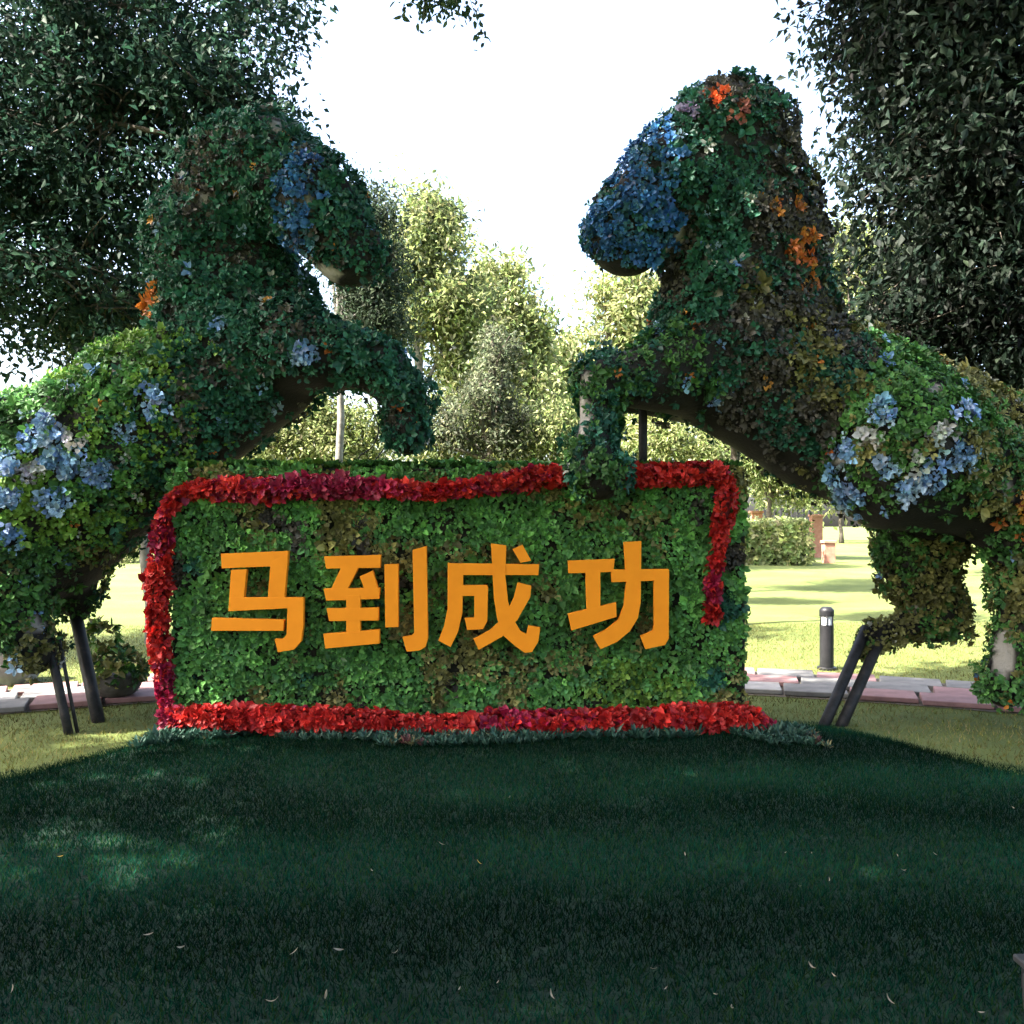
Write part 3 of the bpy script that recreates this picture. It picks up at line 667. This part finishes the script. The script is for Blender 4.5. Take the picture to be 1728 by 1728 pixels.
K = 4.114
C1 = lambda pts: [(340 + a / K, 900 + b_ / K) for a, b_ in pts]
C2 = lambda pts: [(730 + a / K, 900 + b_ / K) for a, b_ in pts]
chars = [
 ('leftmost orange character 马', C1, [
  [(135, 142), (602, 122), (596, 225), (140, 243)], [(480, 200), (600, 140), (575, 470), (458, 470)], [(205, 255), (312, 250), (292, 470), (250, 535), (187, 538)],
  [(196, 445), (708, 445), (705, 515), (188, 541)], [(597, 480), (708, 450), (706, 640), (692, 750), (640, 808), (530, 826), (508, 735), (568, 733), (592, 700)], [(72, 588), (572, 600), (566, 677), (66, 677)]]),
 ('second orange character 到', C1, [
  [(850, 160), (1245, 150), (1240, 240), (865, 245)], [(975, 225), (1095, 228), (1010, 395), (895, 395)], [(848, 385), (1240, 378), (1232, 455), (865, 468)], [(1098, 300), (1188, 258), (1238, 425), (1150, 440)],
  [(1005, 430), (1103, 430), (1103, 740), (1005, 740)], [(868, 522), (1230, 516), (1228, 605), (885, 610)], [(845, 700), (1236, 668), (1236, 765), (860, 800)],
  [(1270, 215), (1366, 212), (1366, 650), (1276, 655)], [(1465, 115), (1562, 88), (1572, 730), (1555, 790), (1510, 815), (1425, 822), (1395, 720), (1455, 712), (1478, 690)]]),
 ('third orange character 成', C2, [
  [(110, 208), (740, 215), (735, 290), (115, 290)], [(105, 205), (215, 220), (205, 560), (175, 690), (125, 790), (40, 745), (80, 640), (105, 520)], [(190, 360), (380, 360), (378, 435), (190, 435)],
  [(290, 366), (385, 370), (380, 610), (350, 665), (240, 672), (222, 588), (290, 585)],
  [(405, 70), (512, 85), (505, 300), (525, 480), (560, 600), (610, 680), (650, 700), (665, 640), (748, 655), (735, 750), (690, 825), (640, 830), (570, 780), (490, 710), (450, 600), (425, 450)],
  [(590, 340), (685, 365), (680, 440), (590, 600), (480, 720), (320, 810), (285, 735), (400, 670), (500, 580), (565, 440)], [(555, 110), (625, 80), (685, 190), (610, 205)]]),
 ('rightmost orange character 功', C2, [
  [(940, 190), (1265, 178), (1255, 268), (945, 278)], [(1062, 255), (1165, 250), (1165, 545), (1072, 560)], [(940, 560), (1275, 480), (1278, 580), (965, 675)],
  [(1240, 252), (1640, 248), (1640, 325), (1245, 340)], [(1330, 60), (1450, 55), (1445, 480), (1425, 590), (1370, 680), (1280, 755), (1165, 805), (1115, 715), (1200, 675), (1290, 600), (1330, 500), (1345, 350)],
  [(1538, 255), (1642, 252), (1640, 730), (1615, 775), (1480, 805), (1445, 715), (1530, 680), (1540, 640)]])]
for lab, cf, strokes in chars:
    bm = bmesh.new()
    for i, st in enumerate(strokes):
        yf = -.150 - .0007 * i; yb = -.098 - .0006 * i
        pts = cf(st)
        fr = [bm.verts.new(tuple(P(a, b_, yf))) for a, b_ in pts]
        bk = [bm.verts.new((vv.co.x, yb, vv.co.z)) for vv in fr]
        m = len(fr); bm.faces.new(fr); bm.faces.new(bk[::-1])
        for j in range(m): bm.faces.new((fr[j], bk[j], bk[(j + 1) % m], fr[(j + 1) % m]))
        bev = [e for e in bm.edges if e.verts[0] in fr and e.verts[1] in fr]
        bmesh.ops.bevel(bm, geom=bev, offset=.0012, segments=1, affect='EDGES')
    tag(mesh_bm('character', bm, M_ORANGE, wall), lab)
# drip hoses hanging from the left horse foreleg to the wall
for i, pts in enumerate(([(600, 650), (628, 690), (641, 725), (630, 755), (600, 772), (622, 795)], [(612, 640), (640, 680), (655, 730), (652, 752), (630, 780), (618, 800)])):
    c = np.array([P(a, b_, .32 + .03 * i) for a, b_ in pts]); u = np.linspace(0, 5, 26)
    c = np.stack([np.interp(u, np.arange(6), c[:, k]) for k in range(3)], 1)
    for _ in range(3): c[1:-1] = (c[:-2] + 2 * c[1:-1] + c[2:]) / 4
    o = tube('drip_hose', c, np.full(26, .0055), M_HOSE, None, 6)
    tag(o, ['thin black hose nearer the pale trunk, looping down to the wall', 'thin black hose nearer the left horse hoof, looping down to the wall'][i], 'hose', 'drip hoses')

# ground cover along the foot of the wall
n = 2600; q = np.stack([wx0 - .1 + (wx1 - wx0 + .55) * rng.random(n), -.06 - .55 * rng.random(n) ** 1.5, np.zeros(n)], 1); q = q[(-q[:, 1] - .1) / .5 < vnoise(q, 2.6) * 1.3 - .12]; n = len(q); q[:, 2] = bed_z(q[:, 0], q[:, 1]) + .005
cc = mixcol(q, np.array([(.035, .095, .066), (.025, .07, .05), (.06, .125, .09)]), np.array([(.12, .05, .05), (.16, .15, .07)]), 4, .74)
v, f, c = rosettes(q, np.tile([0, 0, 1.], (n, 1)), cc, 9, (.03, .065), .28, (30, 85), .02)
tag(mesh_np('ground_cover', v, f, M_LEAF, None, c), 'low blue green ground cover along the foot of the flower wall', 'ground cover', kind='stuff')

# ------------------------------------------------------------------ grass blades
def blades(name, lab, x, y, zf, h, cols, w):
    n = len(x); z = zf(x, y); b0 = np.stack([x, y, z - .004], 1); a = rng.random(n) * 6.283
    s_ = np.stack([np.cos(a), np.sin(a), np.zeros(n)], 1) * (w * (.6 + .8 * rng.random(n)))[:, None]
    hh = h * (.5 + .9 * rng.random(n)); tip = b0 + np.stack([rng.normal(size=n) * .5 * hh, rng.normal(size=n) * .5 * hh, hh], 1)
    v = np.stack([b0 - s_, b0 + s_, tip], 1).reshape(-1, 3); f = np.arange(3 * n).reshape(-1, 3)
    tone = (.3 + .9 * vnoise(np.stack([x * .22, y, 0 * x], 1), 1.5) + .5 * vnoise(np.stack([x, y, 0 * x + 3], 1), 3))[:, None]
    if name == 'bed_grass':   # shadow bands across the turf, painted into the blade colour
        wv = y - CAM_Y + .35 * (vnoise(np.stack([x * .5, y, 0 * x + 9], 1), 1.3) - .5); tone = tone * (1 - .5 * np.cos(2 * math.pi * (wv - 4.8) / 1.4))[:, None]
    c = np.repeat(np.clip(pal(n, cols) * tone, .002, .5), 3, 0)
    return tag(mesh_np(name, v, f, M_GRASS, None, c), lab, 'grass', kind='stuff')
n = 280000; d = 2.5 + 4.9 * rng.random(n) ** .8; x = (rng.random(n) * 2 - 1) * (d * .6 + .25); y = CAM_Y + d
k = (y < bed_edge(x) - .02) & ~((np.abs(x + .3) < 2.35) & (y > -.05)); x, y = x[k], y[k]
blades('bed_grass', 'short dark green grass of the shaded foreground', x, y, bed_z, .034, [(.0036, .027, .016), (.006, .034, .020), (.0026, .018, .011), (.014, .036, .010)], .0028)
n = 90000; d = 5.4 + 9 * rng.random(n) ** 1.1; x = (rng.random(n) * 2 - 1) * (d * .6 + .3); y = CAM_Y + d
k = (y > bed_edge(x)) & ~((y > path_y(x) - .06) & (y < path_y(x) + 1.42)) & ~((np.abs(x + .3) < 2.3) & (y < .6)); x, y = x[k], y[k]
blades('lawn_grass', 'thin olive lawn grass around the path', x, y, lawn_z, .035, [(.12, .13, .035), (.16, .16, .05), (.09, .10, .03), (.19, .17, .07)], .004)

# ------------------------------------------------------------------ small things
M_BOL = noise_mat('bollard_paint', [(.3, (.016, .016, .019)), (.7, (.028, .028, .032))], 12, .45, .1, .003, .2)
M_LENS = noise_mat('bollard_lens', [(.3, (.55, .57, .62)), (.7, (.7, .72, .76))], 8, .25, .05, .002)
bb = P(1395, 1130, 3.1); bl = empty('bollard_light', (bb[0], 3.1, 0)); tag(bl, 'dark grey bollard lamp with pale lens band on the right lawn', 'bollard lamp')
def ring(name, z0, z1, r, mat, n=20, bev=0):
    zz = np.array([z0, z0 + .004, (z0 + z1) / 2, z1 - .004 - bev, z1]); rr = np.array([r, r, r, r, r - bev])
    return tube(name, np.stack([np.full(5, bb[0]), np.full(5, 3.1), zz], 1), rr, mat, bl, n)
ring('base_plate', -.02, .03, .105, M_BOL); ring('post', .03, .50, .076, M_BOL); ring('lens', .50, .60, .068, M_LENS); ring('cap', .60, .70, .08, M_BOL, bev=.03)
for i in range(6):
    a = i * math.pi / 3 + .2; x0 = bb[0] + .074 * math.cos(a); y0 = 3.1 + .074 * math.sin(a)
    tube('lens_bar', np.array([(x0, y0, .495), (x0, y0, .53), (x0, y0, .57), (x0, y0, .605)]), np.full(4, .006), M_BOL, bl, 6)
# round planter bowl on the path edge at left
M_BOWL = noise_mat('bowl', [(.3, (.03, .028, .025)), (.7, (.10, .095, .085))], 10, .8, .4, .01)
pc = P(196, 1186, 1.32); pl = empty('planter_bowl', (pc[0], 1.32, .05)); tag(pl, 'dark round planter bowl with yellow green plant beside the path on the left', 'planter')
prof = [(0.0, .12), (.03, .17), (.09, .215), (.16, .235), (.20, .23)]
tube('bowl', np.array([(pc[0], 1.32, .05 + z) for z, r in prof]), [r for z, r in prof], M_BOWL, pl, 20)
n = 90; d = unit(rng.normal(size=(n, 3)) + [0, 0, .3]); q = np.array([pc[0], 1.32, .30]) + d * [.22, .22, .14]
n2 = 45; d2 = unit(rng.normal(size=(n2, 3))); q2 = np.array([pc[0] - .14, 1.36, .52]) + d2 * [.11, .1, .16]
q = np.concatenate([q, q2]); d = np.concatenate([d, d2])
v, f, c = rosettes(q, d, pal(len(q), np.concatenate([OLIVE * 1.2, LIME, GREEN])), 8, (.05, .09), .5); tag(mesh_np('plant', v, f, M_LEAF, pl, c), kind='stuff')
# boulder at the left edge
M_ROCK = noise_mat('boulder', [(.3, (.14, .14, .14)), (.55, (.25, .25, .25)), (.8, (.36, .36, .35))], 4, .9, .7, .03)
bm = bmesh.new(); bmesh.ops.create_icosphere(bm, subdivisions=4, radius=1)
rc = P(6, 1130, 2.25)
for vv in bm.verts:
    p0 = np.array([tuple(vv.co)]); k = 1 + .35 * (vnoise(p0 + 5, 1.6)[0] - .5) + .1 * (vnoise(p0 + 9, 5)[0] - .5)
    vv.co = Vector((rc[0] + vv.co.x * .34 * k, 2.25 + vv.co.y * .3 * k, .24 + vv.co.z * .36 * k))
tag(mesh_bm('boulder', bm, M_ROCK, None, True), 'smooth grey boulder beside the path at the left edge', 'boulder')
# brick posts and low brick edging by the hedge
M_BRICK = noise_mat('brick', [(.3, (.28, .12, .08)), (.6, (.40, .20, .14)), (.8, (.48, .28, .21))], 5, .9, .4, .01)
for i, (px, top, bot, w, lab) in enumerate([(1276, 862, 905, 9, 'red brick gate post behind the left end of the clipped hedge'), (1377, 868, 905, 9, 'red brick gate post behind the right end of the clipped hedge'), (1398, 912, 948, 9, 'low red brick post standing right of the clipped hedge')]):
    Yb = 34 if i < 2 else 29; a = P(px - w, top, Yb); b_ = P(px + w, bot, Yb); z0 = float(lawn_z(np.array([a[0]]), np.array([float(Yb)]))[0])
    o = empty('brick_post', ((a[0] + b_[0]) / 2, Yb, z0)); tag(o, lab, 'post', 'brick posts')
    bm = bmesh.new(); bm_box(bm, (a[0], Yb - .2, z0 - .05), (b_[0], Yb + .2, a[2] - .12), .01); mesh_bm('shaft', bm, M_BRICK, o)
    bm = bmesh.new(); bm_box(bm, (a[0] - .05, Yb - .25, a[2] - .117), (b_[0] + .05, Yb + .25, a[2]), .02); mesh_bm('cap', bm, M_BRICK, o)
M_FENCE = noise_mat('dark_fence', [(.3, (.02, .02, .024)), (.7, (.05, .05, .06))], 10, .6, .1, .004)
fa = P(1290, 860, 35); fb = P(1366, 893, 35); fo = empty('picket_fence', (fa[0], 35, 0)); tag(fo, 'dark upright fence between the brick gate posts beyond the hedge', 'fence')
for i in range(9):
    x0 = fa[0] + (fb[0] - fa[0]) * i / 8; bm = bmesh.new(); bm_box(bm, (x0 - .06, 35, .05), (x0 + .06, 35.06, fa[2] + .05 * (i % 2)), .01); mesh_bm('picket', bm, M_FENCE, fo)
for z in (.5, 1.7):
    bm = bmesh.new(); bm_box(bm, (fa[0] - .1, 35.063, z), (fb[0] + .1, 35.11, z + .1)); mesh_bm('rail', bm, M_FENCE, fo)
# garden spotlight in the lower right corner
M_ALU = noise_mat('grey_metal', [(.3, (.06, .06, .06)), (.7, (.11, .11, .11))], 14, .4, .1, .002, .6)
sx, sy = 1.735, -3.9; sz = float(bed_z(np.array([sx]), np.array([sy]))[0])
sp = empty('garden_spotlight', (sx, sy, sz)); tag(sp, 'small grey garden spotlight on a stake at the lower right corner', 'garden light')
bm = bmesh.new(); bm_box(bm, (sx - .07, sy - .05, sz + .145), (sx + .07, sy + .05, sz + .168), .004); mesh_bm('hood', bm, M_ALU, sp)
bm = bmesh.new(); bm_box(bm, (sx - .052, sy - .035, sz + .06), (sx + .052, sy + .035, sz + .143), .006); mesh_bm('housing', bm, M_BOL, sp)
for s_ in (-1, 1):
    bm = bmesh.new(); bm_box(bm, (sx + s_ * .056 - .003, sy - .012, sz + .0), (sx + s_ * .056 + .003, sy + .012, sz + .12), .001); mesh_bm('bracket', bm, M_ALU, sp)
bm = bmesh.new(); bm_box(bm, (sx - .06, sy - .04, sz - .03), (sx + .06, sy + .04, sz + .006), .003); mesh_bm('foot_plate', bm, M_BOL, sp)
# fallen leaves
M_DRY = [noise_mat('dry_leaf', [(.3, (.16, .14, .10)), (.7, (.32, .28, .21))], 30, .8, .3, .004), noise_mat('yellow_leaf', [(.3, (.38, .24, .04)), (.7, (.5, .36, .07))], 30, .7, .3, .004)]
def leaf_mesh(mat, curl):
    bm = bmesh.new(); n_ = 6; rows = []
    for i in range(n_):
        t = i / (n_ - 1); w = .0125 * math.sin(math.pi * (.06 + .88 * t)) ** .8; z = curl * (t - .5) ** 2 * .04
        rows.append([bm.verts.new(((t - .5) * .055, sgn * w, z + (abs(sgn) * .006))) for sgn in (-1, 0, 1)])
    for r0, r1 in zip(rows[:-1], rows[1:]):
        for j in (0, 1): bm.faces.new((r0[j], r0[j + 1], r1[j + 1], r1[j]))
    me = bpy.data.meshes.new('fallen_leaf'); bm.to_mesh(me); bm.free(); me.materials.append(mat); return me
LM = [leaf_mesh(M_DRY[0], 1.2), leaf_mesh(M_DRY[0], 2.5), leaf_mesh(M_DRY[1], 1.5)]
spots = [(303, 1606), (745, 1430), (808, 1463, 2), (101, 1444, 2), (628, 1476), (497, 1618), (570, 1613), (667, 1616), (840, 1662), (775, 1674), (22, 1665), (460, 1702), (1156, 1447), (1325, 1440), (1370, 1438), (1515, 1438),
         (1525, 1462), (1578, 1437), (1400, 1484), (1350, 1497), (1103, 1637), (1370, 1632), (1408, 1647), (1123, 1670), (1208, 1680), (1234, 1703), (1500, 1688), (1655, 1708), (930, 1683), (1711, 1360), (860, 1345), (550, 1690), (250, 1580)]
for s_ in spots:
    d = (EYE_Z - .06) * FPX / (s_[1] - 885); x = (s_[0] - 864) * d / FPX; y = CAM_Y + d
    yel = len(s_) > 2
    o = link(bpy.data.objects.new('fallen_leaf', LM[2] if yel else LM[rng.integers(0, 2)]))
    o.location = (x, y, float(bed_z(np.array([x]), np.array([y]))[0]) + .034); o.rotation_euler = (rng.normal() * .35, rng.normal() * .35, rng.random() * 6.28)
    k = .25 + .4 * rng.random(); o.scale = (k * 1.2, k * .6, k * .6)
    if yel: tag(o, 'yellow fallen leaf on the dark turf, ' + ('left of the picture' if s_[0] < 400 else 'below the middle of the wall'), 'fallen leaf', 'fallen leaves')
    else: tag(o, 'pale dry fallen leaf lying on the dark turf in front', 'fallen leaf', 'fallen leaves')
